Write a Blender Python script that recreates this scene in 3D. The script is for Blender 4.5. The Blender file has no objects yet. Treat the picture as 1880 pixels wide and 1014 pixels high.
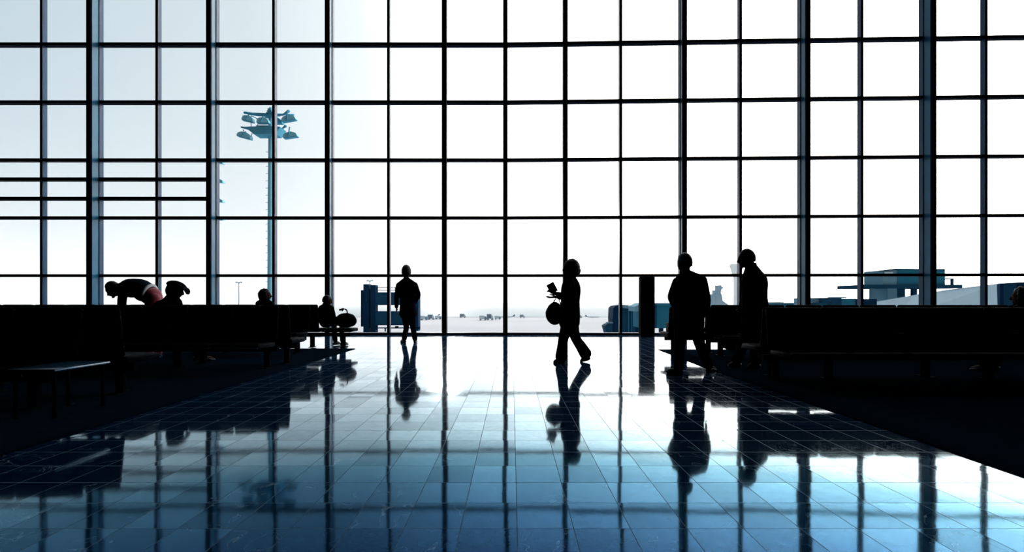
import bpy, bmesh, math, random
from mathutils import Vector, Matrix, Quaternion, noise

S = bpy.context.scene
COL = S.collection
V = Vector
R = math.radians
random.seed(7)

# ------------------------------------------------------------------ camera
EYE, F, CX, HY = 0.97, 1000.0, 940.0, 555.0      # eye height, focal length in px, principal column, horizon row
cd = bpy.data.cameras.new('camera'); cam = bpy.data.objects.new('camera', cd); COL.objects.link(cam)
cd.sensor_width = 36.0; cd.lens = 36.0 * F / 1880.0
cd.shift_y = (HY - 507.0) / 1880.0
cd.clip_end = 9000.0; cd.clip_start = 0.05
cam.location = (0, 0, EYE); cam.rotation_euler = (R(90), 0, 0)
S.camera = cam
def P(px, py, Y):                                   # point seen at that pixel, at depth Y
    return V(((px - CX) * Y / F, Y, EYE - (py - HY) * Y / F))

# ------------------------------------------------------------------ sky, sun, exposure
S.view_settings.view_transform = 'Standard'
S.view_settings.look = 'None'
S.view_settings.exposure = 0.0
S.view_settings.gamma = 1.0
S.view_settings.use_curve_mapping = False
S.cycles.max_bounces = 8
S.cycles.diffuse_bounces = 3
S.cycles.glossy_bounces = 4
S.cycles.transparent_max_bounces = 24
S.cycles.volume_bounces = 1
S.cycles.caustics_reflective = False
S.cycles.caustics_refractive = False
S.cycles.sample_clamp_indirect = 4.0

W = bpy.data.worlds.new('hazy_sky'); S.world = W; W.use_nodes = True
nt = W.node_tree; nt.nodes.clear()
def N(nt, t, **kw):
    n = nt.nodes.new(t)
    for k, v in kw.items(): setattr(n, k, v)
    return n
def ramp(nt, stops, interp='LINEAR'):
    n = nt.nodes.new('ShaderNodeValToRGB'); cr = n.color_ramp; cr.interpolation = interp
    while len(cr.elements) > 1: cr.elements.remove(cr.elements[-1])
    cr.elements[0].position = stops[0][0]; cr.elements[0].color = (*stops[0][1], 1)
    for p, c in stops[1:]:
        e = cr.elements.new(p); e.color = (*c, 1)
    return n
tc = N(nt, 'ShaderNodeTexCoord'); sp = N(nt, 'ShaderNodeSeparateXYZ'); nt.links.new(tc.outputs['Generated'], sp.inputs[0])
mr = N(nt, 'ShaderNodeMapRange'); mr.inputs[1].default_value = -1; mr.inputs[2].default_value = 1
nt.links.new(sp.outputs['X'], mr.inputs[0])
rp = ramp(nt, [(0.10, (.105, .130, .148)), (0.20, (.128, .150, .163)), (0.30, (.150, .168, .178)), (0.38, (.20, .212, .220)), (0.45, (.42, .43, .435)), (0.52, (.66, .65, .64)),
               (0.66, (1.0, .90, .83))])
nt.links.new(mr.outputs[0], rp.inputs[0])
mb = N(nt, 'ShaderNodeMapRange'); mb.inputs[1].default_value = -0.6; mb.inputs[2].default_value = 0.35
mb.inputs[3].default_value = 0.11; mb.inputs[4].default_value = 5.0
nt.links.new(sp.outputs['Y'], mb.inputs[0])
bg = N(nt, 'ShaderNodeBackground'); nt.links.new(rp.outputs[0], bg.inputs[0]); 
mc = N(nt, 'ShaderNodeMapRange'); mc.inputs[1].default_value = 0.12; mc.inputs[2].default_value = 0.62; mc.inputs[3].default_value = 1.0; mc.inputs[4].default_value = 1.9
nt.links.new(sp.outputs['X'], mc.inputs[0])
mm = N(nt, 'ShaderNodeMath', operation='MULTIPLY'); nt.links.new(mb.outputs[0], mm.inputs[0]); nt.links.new(mc.outputs[0], mm.inputs[1])
nt.links.new(mm.outputs[0], bg.inputs[1])
wo = N(nt, 'ShaderNodeOutputWorld'); nt.links.new(bg.outputs[0], wo.inputs[0])

sd = bpy.data.lights.new('sun', 'SUN'); sd.energy = 0.5; sd.angle = R(4); sd.color = (1, .98, .94)
so = bpy.data.objects.new('sun', sd); COL.objects.link(so)
dirn = V((-0.122, 1.0, 0.118)).normalized()
so.rotation_euler = dirn.to_track_quat('Z', 'Y').to_euler(); so.location = dirn * 60

# ------------------------------------------------------------------ materials
MATS = {}
def mat(name, col, rough=0.5, metal=0.0, spec=0.5, nz=0.0, scale=8.0, bump=0.0, coat=0.0, sheen=0.0, tint=(.25, .55, .9)):
    if name in MATS: return MATS[name]
    m = bpy.data.materials.new(name); m.use_nodes = True; t = m.node_tree; b = t.nodes['Principled BSDF']
    b.inputs['Base Color'].default_value = (*col, 1); b.inputs['Roughness'].default_value = rough
    b.inputs['Specular Tint'].default_value = (*tint, 1)
    b.inputs['Metallic'].default_value = metal; b.inputs['Specular IOR Level'].default_value = spec
    if spec < .16: b.inputs['IOR'].default_value = 1.1
    b.inputs['Coat Weight'].default_value = coat; b.inputs['Sheen Weight'].default_value = sheen
    tcn = N(t, 'ShaderNodeTexCoord'); nn = N(t, 'ShaderNodeTexNoise'); nn.inputs['Scale'].default_value = scale
    nn.inputs['Detail'].default_value = 4
    t.links.new(tcn.outputs['Object'], nn.inputs['Vector'])
    if nz:
        r_ = ramp(t, [(0.3, tuple(c * (1 - nz) for c in col)), (0.7, tuple(min(1, c * (1 + nz)) for c in col))])
        t.links.new(nn.outputs['Fac'], r_.inputs[0]); t.links.new(r_.outputs[0], b.inputs['Base Color'])
    if bump:
        bm_ = N(t, 'ShaderNodeBump'); bm_.inputs['Strength'].default_value = bump; bm_.inputs['Distance'].default_value = 0.01
        t.links.new(nn.outputs['Fac'], bm_.inputs['Height']); t.links.new(bm_.outputs[0], b.inputs['Normal'])
    MATS[name] = m; return m

FRAME = mat('painted_frame_metal', (.0005, .014, .044), .36, 0.0, .22, nz=.12, scale=3, tint=(.02, .4, .8))
DFRAME = mat('shaded_frame_paint', (.0005, .003, .010), .5, 0.0, .10, nz=.12, scale=3, tint=(.05, .35, .8))  # near-black copy of the frame paint; shade under the transoms is in its colour
STEELP = mat('flange_paint', (.004, .060, .12), .3, 0.0, .35, nz=.1, scale=3, tint=(.03, .5, .85))
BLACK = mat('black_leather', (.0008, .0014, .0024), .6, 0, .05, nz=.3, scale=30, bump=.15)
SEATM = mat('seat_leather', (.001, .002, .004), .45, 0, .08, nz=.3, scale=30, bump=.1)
METAL = mat('dark_steel', (.001, .002, .004), .7, 0, .08, nz=.15, scale=20)
CHROME = mat('polished_steel', (.02, .045, .075), .3, 1.0, .5, nz=.1, scale=20)
DARKW = mat('dark_wall', (.004, .005, .008), .9, 0, .05, nz=.2, scale=2)
SKIN = mat('skin', (.05, .03, .024), .6, 0, .15, nz=.1, scale=20)
HAIR = mat('dark_hair', (.010, .009, .008), .6, 0, .3, nz=.4, scale=60, bump=.5)
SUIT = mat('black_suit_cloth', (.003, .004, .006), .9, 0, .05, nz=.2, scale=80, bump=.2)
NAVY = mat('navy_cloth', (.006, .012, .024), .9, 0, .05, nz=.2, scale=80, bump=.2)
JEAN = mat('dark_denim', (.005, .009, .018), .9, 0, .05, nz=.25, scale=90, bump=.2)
RED = mat('red_cloth', (.20, .004, .028), .8, 0, .2, nz=.15, scale=60, bump=.2, sheen=.4)
PALE = mat('pale_cloth', (.5, .58, .65), .8, 0, .2, nz=.1, scale=60, bump=.2)
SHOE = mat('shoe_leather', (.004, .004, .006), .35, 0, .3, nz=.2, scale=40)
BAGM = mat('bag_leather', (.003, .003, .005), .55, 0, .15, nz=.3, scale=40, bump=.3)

# floor: dark polished stone tiles
def floor_material():
    m = bpy.data.materials.new('polished_stone_tiles'); m.use_nodes = True; t = m.node_tree; t.nodes.clear(); L = t.links.new
    geo = N(t, 'ShaderNodeNewGeometry'); s = N(t, 'ShaderNodeSeparateXYZ'); L(geo.outputs['Position'], s.inputs[0])
    def mth(op, a, b=None, c=None):
        n = N(t, 'ShaderNodeMath', operation=op)
        for i, v in enumerate((a, b, c)):
            if v is None: continue
            if isinstance(v, (int, float)): n.inputs[i].default_value = v
            else: L(v, n.inputs[i])
        return n.outputs[0]
    TX, TY, X0, Y0 = 0.2425, 0.297, 0.022, 2.332
    u = mth('DIVIDE', mth('SUBTRACT', s.outputs['X'], X0), TX)
    v = mth('DIVIDE', mth('SUBTRACT', s.outputs['Y'], Y0), TY)
    fu = mth('FLOOR', u); fv = mth('FLOOR', v)
    du = mth('MULTIPLY', mth('SUBTRACT', 0.5, mth('ABSOLUTE', mth('SUBTRACT', mth('SUBTRACT', u, fu), 0.5))), TX)
    dv = mth('MULTIPLY', mth('SUBTRACT', 0.5, mth('ABSOLUTE', mth('SUBTRACT', mth('SUBTRACT', v, fv), 0.5))), TY)
    joint = mth('LESS_THAN', mth('MINIMUM', mth('MULTIPLY', du, 1.15), dv), 0.0021)
    cid = N(t, 'ShaderNodeCombineXYZ'); L(fu, cid.inputs[0]); L(fv, cid.inputs[1])
    wn = N(t, 'ShaderNodeTexWhiteNoise', noise_dimensions='3D'); L(cid.outputs[0], wn.inputs['Vector'])
    # each tile lies at a very slightly different tilt
    vs = N(t, 'ShaderNodeVectorMath', operation='SUBTRACT'); L(wn.outputs['Color'], vs.inputs[0]); vs.inputs[1].default_value = (.5, .5, .5)
    vm = N(t, 'ShaderNodeVectorMath', operation='MULTIPLY'); L(vs.outputs[0], vm.inputs[0]); vm.inputs[1].default_value = (.008, .003, 0)
    # gentle undulation inside the tile
    n2 = N(t, 'ShaderNodeTexNoise'); n2.inputs['Scale'].default_value = 9; n2.inputs['Detail'].default_value = 2; L(geo.outputs['Position'], n2.inputs['Vector'])
    v3 = N(t, 'ShaderNodeVectorMath', operation='SUBTRACT'); L(n2.outputs['Color'], v3.inputs[0]); v3.inputs[1].default_value = (.5, .5, .5)
    v4 = N(t, 'ShaderNodeVectorMath', operation='MULTIPLY'); L(v3.outputs[0], v4.inputs[0]); v4.inputs[1].default_value = (.0025, .0015, 0)
    va = N(t, 'ShaderNodeVectorMath', operation='ADD'); L(vm.outputs[0], va.inputs[0]); L(v4.outputs[0], va.inputs[1])
    vb = N(t, 'ShaderNodeVectorMath', operation='ADD'); L(va.outputs[0], vb.inputs[0]); vb.inputs[1].default_value = (0, 0, 1)
    vn = N(t, 'ShaderNodeVectorMath', operation='NORMALIZE'); L(vb.outputs[0], vn.inputs[0])
    nor = vn.outputs[0]
    # veins and clouds in the stone, shifted tile by tile
    off = N(t, 'ShaderNodeVectorMath', operation='MULTIPLY'); L(wn.outputs['Color'], off.inputs[0]); off.inputs[1].default_value = (7, 7, 0)
    pv = N(t, 'ShaderNodeVectorMath', operation='ADD'); L(geo.outputs['Position'], pv.inputs[0]); L(off.outputs[0], pv.inputs[1])
    nv = N(t, 'ShaderNodeTexNoise'); nv.inputs['Scale'].default_value = 3.2; nv.inputs['Detail'].default_value = 3; nv.inputs['Distortion'].default_value = 1.2
    L(pv.outputs[0], nv.inputs['Vector'])
    ab = mth('ABSOLUTE', mth('SUBTRACT', nv.outputs['Fac'], 0.5))
    vein = N(t, 'ShaderNodeMapRange'); L(ab, vein.inputs[0]); vein.inputs[1].default_value = 0.0; vein.inputs[2].default_value = 0.006
    vein.inputs[3].default_value = 1; vein.inputs[4].default_value = 0
    nc = N(t, 'ShaderNodeTexNoise'); nc.inputs['Scale'].default_value = 14; nc.inputs['Detail'].default_value = 8; nc.inputs['Roughness'].default_value = .7
    L(pv.outputs[0], nc.inputs['Vector'])
    nm = N(t, 'ShaderNodeTexNoise'); nm.inputs['Scale'].default_value = 1.7; L(pv.outputs[0], nm.inputs['Vector'])
    veinm = mth('MULTIPLY', vein.outputs[0], mth('MULTIPLY', mth('GREATER_THAN', nm.outputs['Fac'], 0.56), nc.outputs['Fac']))
    base = ramp(t, [(.35, (.0004, .0045, .016)), (.60, (.0015, .011, .032)), (.78, (.014, .038, .066))]); L(nc.outputs['Fac'], base.inputs[0])
    mv = N(t, 'ShaderNodeMixRGB'); L(veinm, mv.inputs[0]); L(base.outputs[0], mv.inputs[1]); mv.inputs[2].default_value = (.22, .30, .36, 1)
    mj = N(t, 'ShaderNodeMixRGB'); L(joint, mj.inputs[0]); L(mv.outputs[0], mj.inputs[1]); mj.inputs[2].default_value = (.075, .13, .18, 1)
    dif = N(t, 'ShaderNodeBsdfDiffuse'); L(mj.outputs[0], dif.inputs['Color'])
    # mirror-like polish: strength and tint rise from deep blue to white towards grazing angles (Fresnel curve of the stone)
    lw = N(t, 'ShaderNodeLayerWeight'); lw.inputs['Blend'].default_value = 0.5; 
    fr = ramp(t, [(0.0, (.002, .008, .02)), (0.50, (.004, .014, .034)), (0.585, (.0095, .030, .066)), (0.64, (.020, .058, .108)), (0.70, (.042, .105, .160)), (0.725, (.070, .155, .21)), (0.755, (.19, .275, .32)), (0.80, (.33, .42, .46)), (0.857, (.60, .68, .72)), (0.91, (.87, .93, .96)), (0.97, (.97, .99, 1.0))])
    L(lw.outputs['Facing'], fr.inputs[0])
    wv = mth('MULTIPLY_ADD', wn.outputs['Value'], 0.40, 0.74)
    cl = mth('MULTIPLY', wv, mth('MULTIPLY_ADD', nc.outputs['Fac'], 0.5, 0.75))
    gm = N(t, 'ShaderNodeMixRGB', blend_type='MULTIPLY'); gm.inputs[0].default_value = 1
    L(fr.outputs[0], gm.inputs[1])
    cc = N(t, 'ShaderNodeCombineXYZ')
    # worn tiles vary most where the polish is seen steeply, hardly at all at grazing angles
    var = mth('ADD', cl, mth('MULTIPLY', mth('SUBTRACT', 1.0, cl), mth('POWER', lw.outputs['Facing'], 6.0)))
    jd = mth('MULTIPLY', var, mth('SUBTRACT', 1.0, mth('MULTIPLY', joint, 0.9)))
    for i in range(3): L(jd, cc.inputs[i])
    L(cc.outputs[0], gm.inputs[2])
    rg = mth('MULTIPLY_ADD', nc.outputs['Fac'], 0.05, mth('MULTIPLY_ADD', joint, 0.3, 0.028))
    gl = N(t, 'ShaderNodeBsdfGlossy'); L(gm.outputs[0], gl.inputs['Color']); L(rg, gl.inputs['Roughness']); L(nor, gl.inputs['Normal'])
    ad = N(t, 'ShaderNodeAddShader'); L(dif.outputs[0], ad.inputs[0]); L(gl.outputs[0], ad.inputs[1])
    o = N(t, 'ShaderNodeOutputMaterial'); L(ad.outputs[0], o.inputs[0])
    return m
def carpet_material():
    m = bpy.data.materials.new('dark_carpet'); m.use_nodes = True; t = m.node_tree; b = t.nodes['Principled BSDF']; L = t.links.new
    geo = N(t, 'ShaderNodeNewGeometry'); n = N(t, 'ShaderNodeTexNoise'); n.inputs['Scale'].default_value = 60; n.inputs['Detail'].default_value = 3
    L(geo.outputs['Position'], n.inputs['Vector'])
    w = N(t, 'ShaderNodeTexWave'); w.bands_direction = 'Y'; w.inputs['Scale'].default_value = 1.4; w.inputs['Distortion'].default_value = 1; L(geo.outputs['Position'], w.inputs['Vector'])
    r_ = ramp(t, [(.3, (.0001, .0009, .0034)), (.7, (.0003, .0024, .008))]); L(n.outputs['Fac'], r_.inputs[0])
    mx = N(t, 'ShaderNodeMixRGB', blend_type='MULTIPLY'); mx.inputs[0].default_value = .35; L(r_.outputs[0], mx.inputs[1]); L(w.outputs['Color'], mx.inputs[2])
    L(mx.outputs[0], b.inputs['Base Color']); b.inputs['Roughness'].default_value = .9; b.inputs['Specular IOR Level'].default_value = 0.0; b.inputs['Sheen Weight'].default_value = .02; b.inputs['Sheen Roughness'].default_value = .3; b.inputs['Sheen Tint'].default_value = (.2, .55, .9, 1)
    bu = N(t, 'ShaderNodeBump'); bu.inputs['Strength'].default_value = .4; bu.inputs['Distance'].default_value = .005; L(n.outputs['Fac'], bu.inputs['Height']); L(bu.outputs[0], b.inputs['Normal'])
    return m
def glass_material():
    m = bpy.data.materials.new('window_glass'); m.use_nodes = True; t = m.node_tree; t.nodes.clear(); L = t.links.new
    tr = N(t, 'ShaderNodeBsdfTransparent'); tr.inputs[0].default_value = (.97, .985, .99, 1)
    g = N(t, 'ShaderNodeBsdfGlossy'); g.inputs['Roughness'].default_value = 0.0; g.inputs[0].default_value = (.9, .95, 1, 1)
    lw = N(t, 'ShaderNodeLayerWeight'); lw.inputs[0].default_value = .5
    pw = N(t, 'ShaderNodeMath', operation='POWER'); L(lw.outputs['Facing'], pw.inputs[0]); pw.inputs[1].default_value = 5
    fz = N(t, 'ShaderNodeMath', operation='MULTIPLY_ADD'); L(pw.outputs[0], fz.inputs[0]); fz.inputs[1].default_value = .8; fz.inputs[2].default_value = .02
    mx = N(t, 'ShaderNodeMixShader'); L(fz.outputs[0], mx.inputs[0]); L(tr.outputs[0], mx.inputs[1]); L(g.outputs[0], mx.inputs[2])
    o = N(t, 'ShaderNodeOutputMaterial'); L(mx.outputs[0], o.inputs[0]); return m
TILE = floor_material(); CARPET = carpet_material(); GLASS = glass_material()

# ------------------------------------------------------------------ mesh helpers
def obj(name, bm, m, parent=None, smooth=False, loc=None):
    me = bpy.data.meshes.new(name); bmesh.ops.recalc_face_normals(bm, faces=bm.faces); bm.to_mesh(me); bm.free()
    if smooth:
        for p in me.polygons: p.use_smooth = True
    o = bpy.data.objects.new(name, me); COL.objects.link(o); me.materials.append(m)
    if parent:
        o.parent = parent; par = parent; off = V((0, 0, 0))
        while par: off += par.location; par = par.parent       # meshes are written in world coordinates
        me.transform(Matrix.Translation(-off))
    return o
def tag(o, label=None, cat=None, group=None, kind=None):
    if label: o['label'] = label
    if cat: o['category'] = cat
    if group: o['group'] = group
    if kind: o['kind'] = kind
    return o
def thing(name, loc, label=None, cat=None, group=None, kind=None):
    o = bpy.data.objects.new(name, None); COL.objects.link(o); o.location = loc; o.empty_display_size = .1
    return tag(o, label, cat, group, kind)
def box(bm, x0, x1, y0, y1, z0, z1, mtx=None):
    vs = [bm.verts.new((x, y, z)) for x in (x0, x1) for y in (y0, y1) for z in (z0, z1)]
    for f in ((0, 1, 3, 2), (4, 6, 7, 5), (0, 4, 5, 1), (2, 3, 7, 6), (0, 2, 6, 4), (1, 5, 7, 3)): bm.faces.new([vs[i] for i in f])
    if mtx is not None:
        for v in vs: v.co = mtx @ v.co
    return vs
def rbox(bm, x0, x1, y0, y1, z0, z1, r=.02, seg=3, mtx=None):
    b = bmesh.new(); box(b, x0, x1, y0, y1, z0, z1)
    bmesh.ops.bevel(b, geom=b.edges[:], offset=r, segments=seg, affect='EDGES', profile=.5)
    if mtx is not None: bmesh.ops.transform(b, matrix=mtx, verts=b.verts)
    me = bpy.data.meshes.new('t'); b.to_mesh(me); b.free(); bm.from_mesh(me); bpy.data.meshes.remove(me)
def prism(bm, poly, ext):                       # polygon (list of Vectors) extruded along ext
    a = [bm.verts.new(p) for p in poly]; b = [bm.verts.new(p + ext) for p in poly]; n = len(poly)
    bm.faces.new(a); bm.faces.new(b[::-1])
    for i in range(n): bm.faces.new((a[i], a[(i + 1) % n], b[(i + 1) % n], b[i]))
def cr(p0, p1, p2, p3, t):
    return 0.5 * ((2 * p1) + (p2 - p0) * t + (2 * p0 - 5 * p1 + 4 * p2 - p3) * t * t + (3 * p1 - p0 - 3 * p2 + p3) * t ** 3)
def tube(bm, pts, rad, side=V((1, 0, 0)), seg=14, sub=4, caps=True):
    """rings lofted along a smooth path; rad entries are r or (r_side, r_other)"""
    pts = [V(p) for p in pts]; rad = [(r, r) if isinstance(r, (int, float)) else r for r in rad]
    n = len(pts); P_, R_ = [], []
    if sub > 1 and n > 2:
        for i in range(n - 1):
            a, b, c, d = pts[max(i - 1, 0)], pts[i], pts[i + 1], pts[min(i + 2, n - 1)]
            ra, rb, rc, rd = rad[max(i - 1, 0)], rad[i], rad[i + 1], rad[min(i + 2, n - 1)]
            for k in range(sub):
                t = k / sub
                P_.append(cr(a, b, c, d, t)); R_.append(tuple(max(.0008, cr(ra[j], rb[j], rc[j], rd[j], t)) for j in (0, 1)))
        P_.append(pts[-1]); R_.append(rad[-1])
    else: P_, R_ = pts, rad
    rings = []; m = len(P_); prev = None
    def ring(c, t, r):
        nonlocal prev
        a = side - t * side.dot(t)
        if a.length < 0.15: a = prev if prev is not None else t.orthogonal()
        a = (a - t * a.dot(t)).normalized(); prev = a; b = t.cross(a)
        return [bm.verts.new(c + a * (r[0] * math.cos(2 * math.pi * k / seg)) + b * (r[1] * math.sin(2 * math.pi * k / seg))) for k in range(seg)]
    for i in range(m):
        t = (P_[min(i + 1, m - 1)] - P_[max(i - 1, 0)])
        t = t.normalized() if t.length > 1e-6 else V((0, 0, 1))
        if i == 0 and caps:
            k = min(R_[0]); rings.append(ring(P_[0] - t * k * .75, t, (R_[0][0] * .45, R_[0][1] * .45)))
            rings.append(ring(P_[0] - t * k * .45, t, (R_[0][0] * .82, R_[0][1] * .82)))
        rings.append(ring(P_[i], t, R_[i]))
        if i == m - 1 and caps:
            k = min(R_[-1]); rings.append(ring(P_[-1] + t * k * .45, t, (R_[-1][0] * .82, R_[-1][1] * .82)))
            rings.append(ring(P_[-1] + t * k * .75, t, (R_[-1][0] * .45, R_[-1][1] * .45)))
    for i in range(len(rings) - 1):
        for k in range(seg): bm.faces.new((rings[i][k], rings[i][(k + 1) % seg], rings[i + 1][(k + 1) % seg], rings[i + 1][k]))
    bm.faces.new(rings[0][::-1]); bm.faces.new(rings[-1])
def rod(bm, a, b, r, seg=8): tube(bm, [a, b], [r, r], side=V((.3, .5, .8)), seg=seg, sub=1, caps=False)
def ellipsoid(bm, c, ax, fn=None, nu=24, nv=16):
    """ax: three scaled axis vectors; fn(u,v,w) -> scale for shaping"""
    rows = []
    for i in range(nv + 1):
        th = math.pi * i / nv; row = []
        for k in range(nu):
            ph = 2 * math.pi * k / nu; d = V((math.sin(th) * math.cos(ph), math.sin(th) * math.sin(ph), math.cos(th)))
            s = fn(d) if fn else V((1, 1, 1))
            if isinstance(s, (int, float)): s = V((s, s, s))
            row.append(c + ax[0] * (d.x * s.x) + ax[1] * (d.y * s.y) + ax[2] * (d.z * s.z))
        rows.append(row)
    top = bm.verts.new(rows[0][0]); bot = bm.verts.new(rows[-1][0])
    vr = [[bm.verts.new(p) for p in r] for r in rows[1:-1]]
    for k in range(nu):
        bm.faces.new((top, vr[0][k], vr[0][(k + 1) % nu])); bm.faces.new((bot, vr[-1][(k + 1) % nu], vr[-1][k]))
        for i in range(len(vr) - 1): bm.faces.new((vr[i][k], vr[i + 1][k], vr[i + 1][(k + 1) % nu], vr[i][(k + 1) % nu]))
def remesh(o, vox, smooth=4):
    r = o.modifiers.new('union', 'REMESH'); r.mode = 'VOXEL'; r.voxel_size = vox; r.use_smooth_shade = True
    if smooth:
        s = o.modifiers.new('soften', 'SMOOTH'); s.iterations = smooth; s.factor = .5
    return o

# ------------------------------------------------------------------ hall shell and glass wall
KX = (928 - CX) * 16.15 / F                    # the glass wall bends slightly at this mullion
TAN = 0.0305
def wallY(x): return 16.15 if x <= KX else 16.15 - (x - KX) * TAN
MODULE = 1.72; Z0 = 1.76; TOPZ = Z0 + 6 * MODULE
pxs = [75.5, 180, 287.5, 395, 502, 608, 713, 818, 928, 1036, 1140, 1250, 1360, 1471.5, 1583, 1697, 1811]
def px_to_wall(px):
    k = (px - CX) / F
    return k * 16.15 if px <= 928 else k * (16.15 + KX * TAN) / (1 + k * TAN)
mx_ = [px_to_wall(p) for p in pxs]
while mx_[0] > -20: mx_.insert(0, mx_[0] - 1.725)
while mx_[-1] < 20: mx_.append(mx_[-1] + 1.75)
first = next(i for i, v in enumerate(mx_) if abs(v - px_to_wall(75.5)) < 1e-6)
XL, XR = mx_[0], mx_[-1]

b = bmesh.new()
vs = [b.verts.new(p) for p in ((XL - .3, -9, 0), (XR + .3, -9, 0), (XR + .3, wallY(XR) + .3, 0), (KX, 16.45, 0), (XL - .3, 16.45, 0))]
f = b.faces.new(vs); r_ = bmesh.ops.extrude_face_region(b, geom=[f])
bmesh.ops.translate(b, vec=(0, 0, -.4), verts=[e for e in r_['geom'] if isinstance(e, bmesh.types.BMVert)])
tag(obj('floor', b, TILE), kind='structure')
b = bmesh.new(); box(b, XL - .3, XR + .3, -9, 16.6, TOPZ + .1, TOPZ + .5); tag(obj('ceiling', b, DARKW), kind='structure')
b = bmesh.new(); box(b, XL - .5, XL - .1, -9, 16.4, 0, TOPZ + .1); tag(obj('wall_left', b, DARKW), kind='structure')
b = bmesh.new(); box(b, XR + .1, XR + .5, -9, 15.6, 0, TOPZ + .1); tag(obj('wall_right', b, DARKW), kind='structure')
b = bmesh.new(); box(b, XL - .5, XR + .5, -9.4, -9, 0, TOPZ + .1); tag(obj('wall_back', b, DARKW), kind='structure')

def majorq(i): return (i - first) in (1, 3, 5, 7, 8, 9, 11, 13, 15) or ((i - first) % 2 == 1 and not 7 <= (i - first) <= 9)
for i, x in enumerate(mx_):
    Y = wallY(x)
    w = thing('window_%d' % (i + 1), (x, Y, 0), kind='structure')
    g = bmesh.new(); box(g, x - .040, x + .040, Y, Y + .17, 0, TOPZ + .1)
    obj('mullion', g, FRAME, w)
    if majorq(i):
        g = bmesh.new(); box(g, x - .022, x + .022, Y - .31, Y, 0, TOPZ + .1); obj('mullion_web', g, STEELP, w)
        g = bmesh.new(); box(g, x - .066, x + .066, Y - .37, Y - .31, 0, TOPZ + .1)
        obj('mullion_flange', g, DFRAME, w)
    if i == len(mx_) - 1: continue
    x1 = mx_[i + 1]; Y1 = wallY(x1)
    ang = math.atan2(Y1 - Y, x1 - x); Mt = Matrix.Translation((x, Y, 0)) @ Matrix.Rotation(ang, 4, 'Z'); Ln = math.hypot(x1 - x, Y1 - Y)
    zs = [Z0 + k * MODULE for k in range(7)]
    extra = [Z0 + MODULE + MODULE * a for a in (.333, .667)] if i - first < 3 else []
    for z in sorted(zs + extra):
        g = bmesh.new(); h = .040 if z in zs else .046
        box(g, .037, Ln - .037, .004, .19, z - h, z + h, Mt); obj('transom', g, DFRAME, w)
    g = bmesh.new(); box(g, .037, Ln - .037, -.02, .17, 0.0, .065, Mt); obj('sill', g, FRAME, w)
    edges = [0.03] + sorted(zs + extra)
    for a, c in zip(edges[:-1], edges[1:]):
        g = bmesh.new(); box(g, .03, Ln - .03, .075, .087, a + .03, c - .03, Mt); obj('pane', g, GLASS, w)

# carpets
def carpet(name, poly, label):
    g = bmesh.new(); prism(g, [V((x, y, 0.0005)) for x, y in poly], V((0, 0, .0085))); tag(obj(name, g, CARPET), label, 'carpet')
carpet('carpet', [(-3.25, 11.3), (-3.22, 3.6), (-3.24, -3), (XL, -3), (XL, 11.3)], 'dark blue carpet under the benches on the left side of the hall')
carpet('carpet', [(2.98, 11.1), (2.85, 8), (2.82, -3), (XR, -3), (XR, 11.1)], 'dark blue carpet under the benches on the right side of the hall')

# ------------------------------------------------------------------ beam seating
def bench(x0, n, Yb, face, label, right=True, pitch=.66, top=.92, leg_idx=(0, 2, 4, 6, 8), open_end=False, legy=None, seatd=.56):
    """row of n seats; x0 is the end beside the aisle; face +1 looks at the window, -1 at the camera"""
    sgn = -1 if right else 1                    # rows on the left grow towards -x
    t = thing('beam_bench', (x0 + sgn * n * pitch / 2, Yb, 0), label, 'bench', 'benches in rows on the carpets')
    xe = x0 + sgn * n * pitch
    ly = legy if legy is not None else Yb + face * .22
    g = bmesh.new(); box(g, min(x0, xe) + .05, max(x0, xe) - .05, ly - .04, ly + .04, .25, .32); obj('beam', g, METAL, t)
    for k in range(n):
        a, c = sorted((x0 + sgn * k * pitch, x0 + sgn * (k + 1) * pitch)); a += .012; c -= .012
        g = bmesh.new(); ya, yc = sorted((Yb + face * .03, Yb + face * seatd))
        rbox(g, a, c, ya, yc, .335, .41, .022); obj('seat', g, SEATM, t, True)
        g = bmesh.new()
        M_ = Matrix.Translation(((a + c) / 2, Yb, .38)) @ Matrix.Rotation(R(9) * face, 4, 'X')
        hh = (top - .38) / math.cos(R(9))
        if open_end and k == 0: g.free()
        else: rbox(g, -(c - a) / 2, (c - a) / 2, -.035, .035, .03, hh, .033, 4, M_); obj('backrest', g, BLACK, t, True)
        if k in leg_idx:
            lx = (a + c) / 2 - sgn * .12
            g = bmesh.new(); box(g, lx - .042, lx + .042, ly - .03, ly + .03, .02, .26)
            box(g, lx - .04, lx + .04, ly - .13, ly + .13, .0095, .022)
            obj('leg', g, METAL, t)
        if k % 2 == 0:
            ax_ = x0 + sgn * (k * pitch) + sgn * (.03 if k == 0 else 0); y0 = Yb + face * .08; y1 = Yb + face * .46
            if k:
                g = bmesh.new(); tube(g, [(ax_, y0, .42), (ax_, y0, .58), (ax_, y1, .60), (ax_, y1, .42)], [.013] * 4, seg=8, sub=3); obj('armrest', g, METAL, t, True)
    g = bmesh.new(); yf = Yb + face * (seatd + .004)
    rod(g, V((min(x0, xe) + .02, yf, .352)), V((max(x0, xe) - .02, yf, .352)), .011); obj('edge_rail', g, CHROME, t, True)
    return t
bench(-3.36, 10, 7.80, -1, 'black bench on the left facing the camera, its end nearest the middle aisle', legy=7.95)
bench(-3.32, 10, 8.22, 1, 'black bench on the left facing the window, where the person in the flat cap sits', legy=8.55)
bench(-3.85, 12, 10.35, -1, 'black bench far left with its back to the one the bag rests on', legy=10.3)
bench(-3.38, 12, 11.45, 1, 'farthest bench on the left, with a bag on its open aisle end', legy=11.6, leg_idx=(0, 1, 3, 5, 7, 9, 11), open_end=True)

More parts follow.
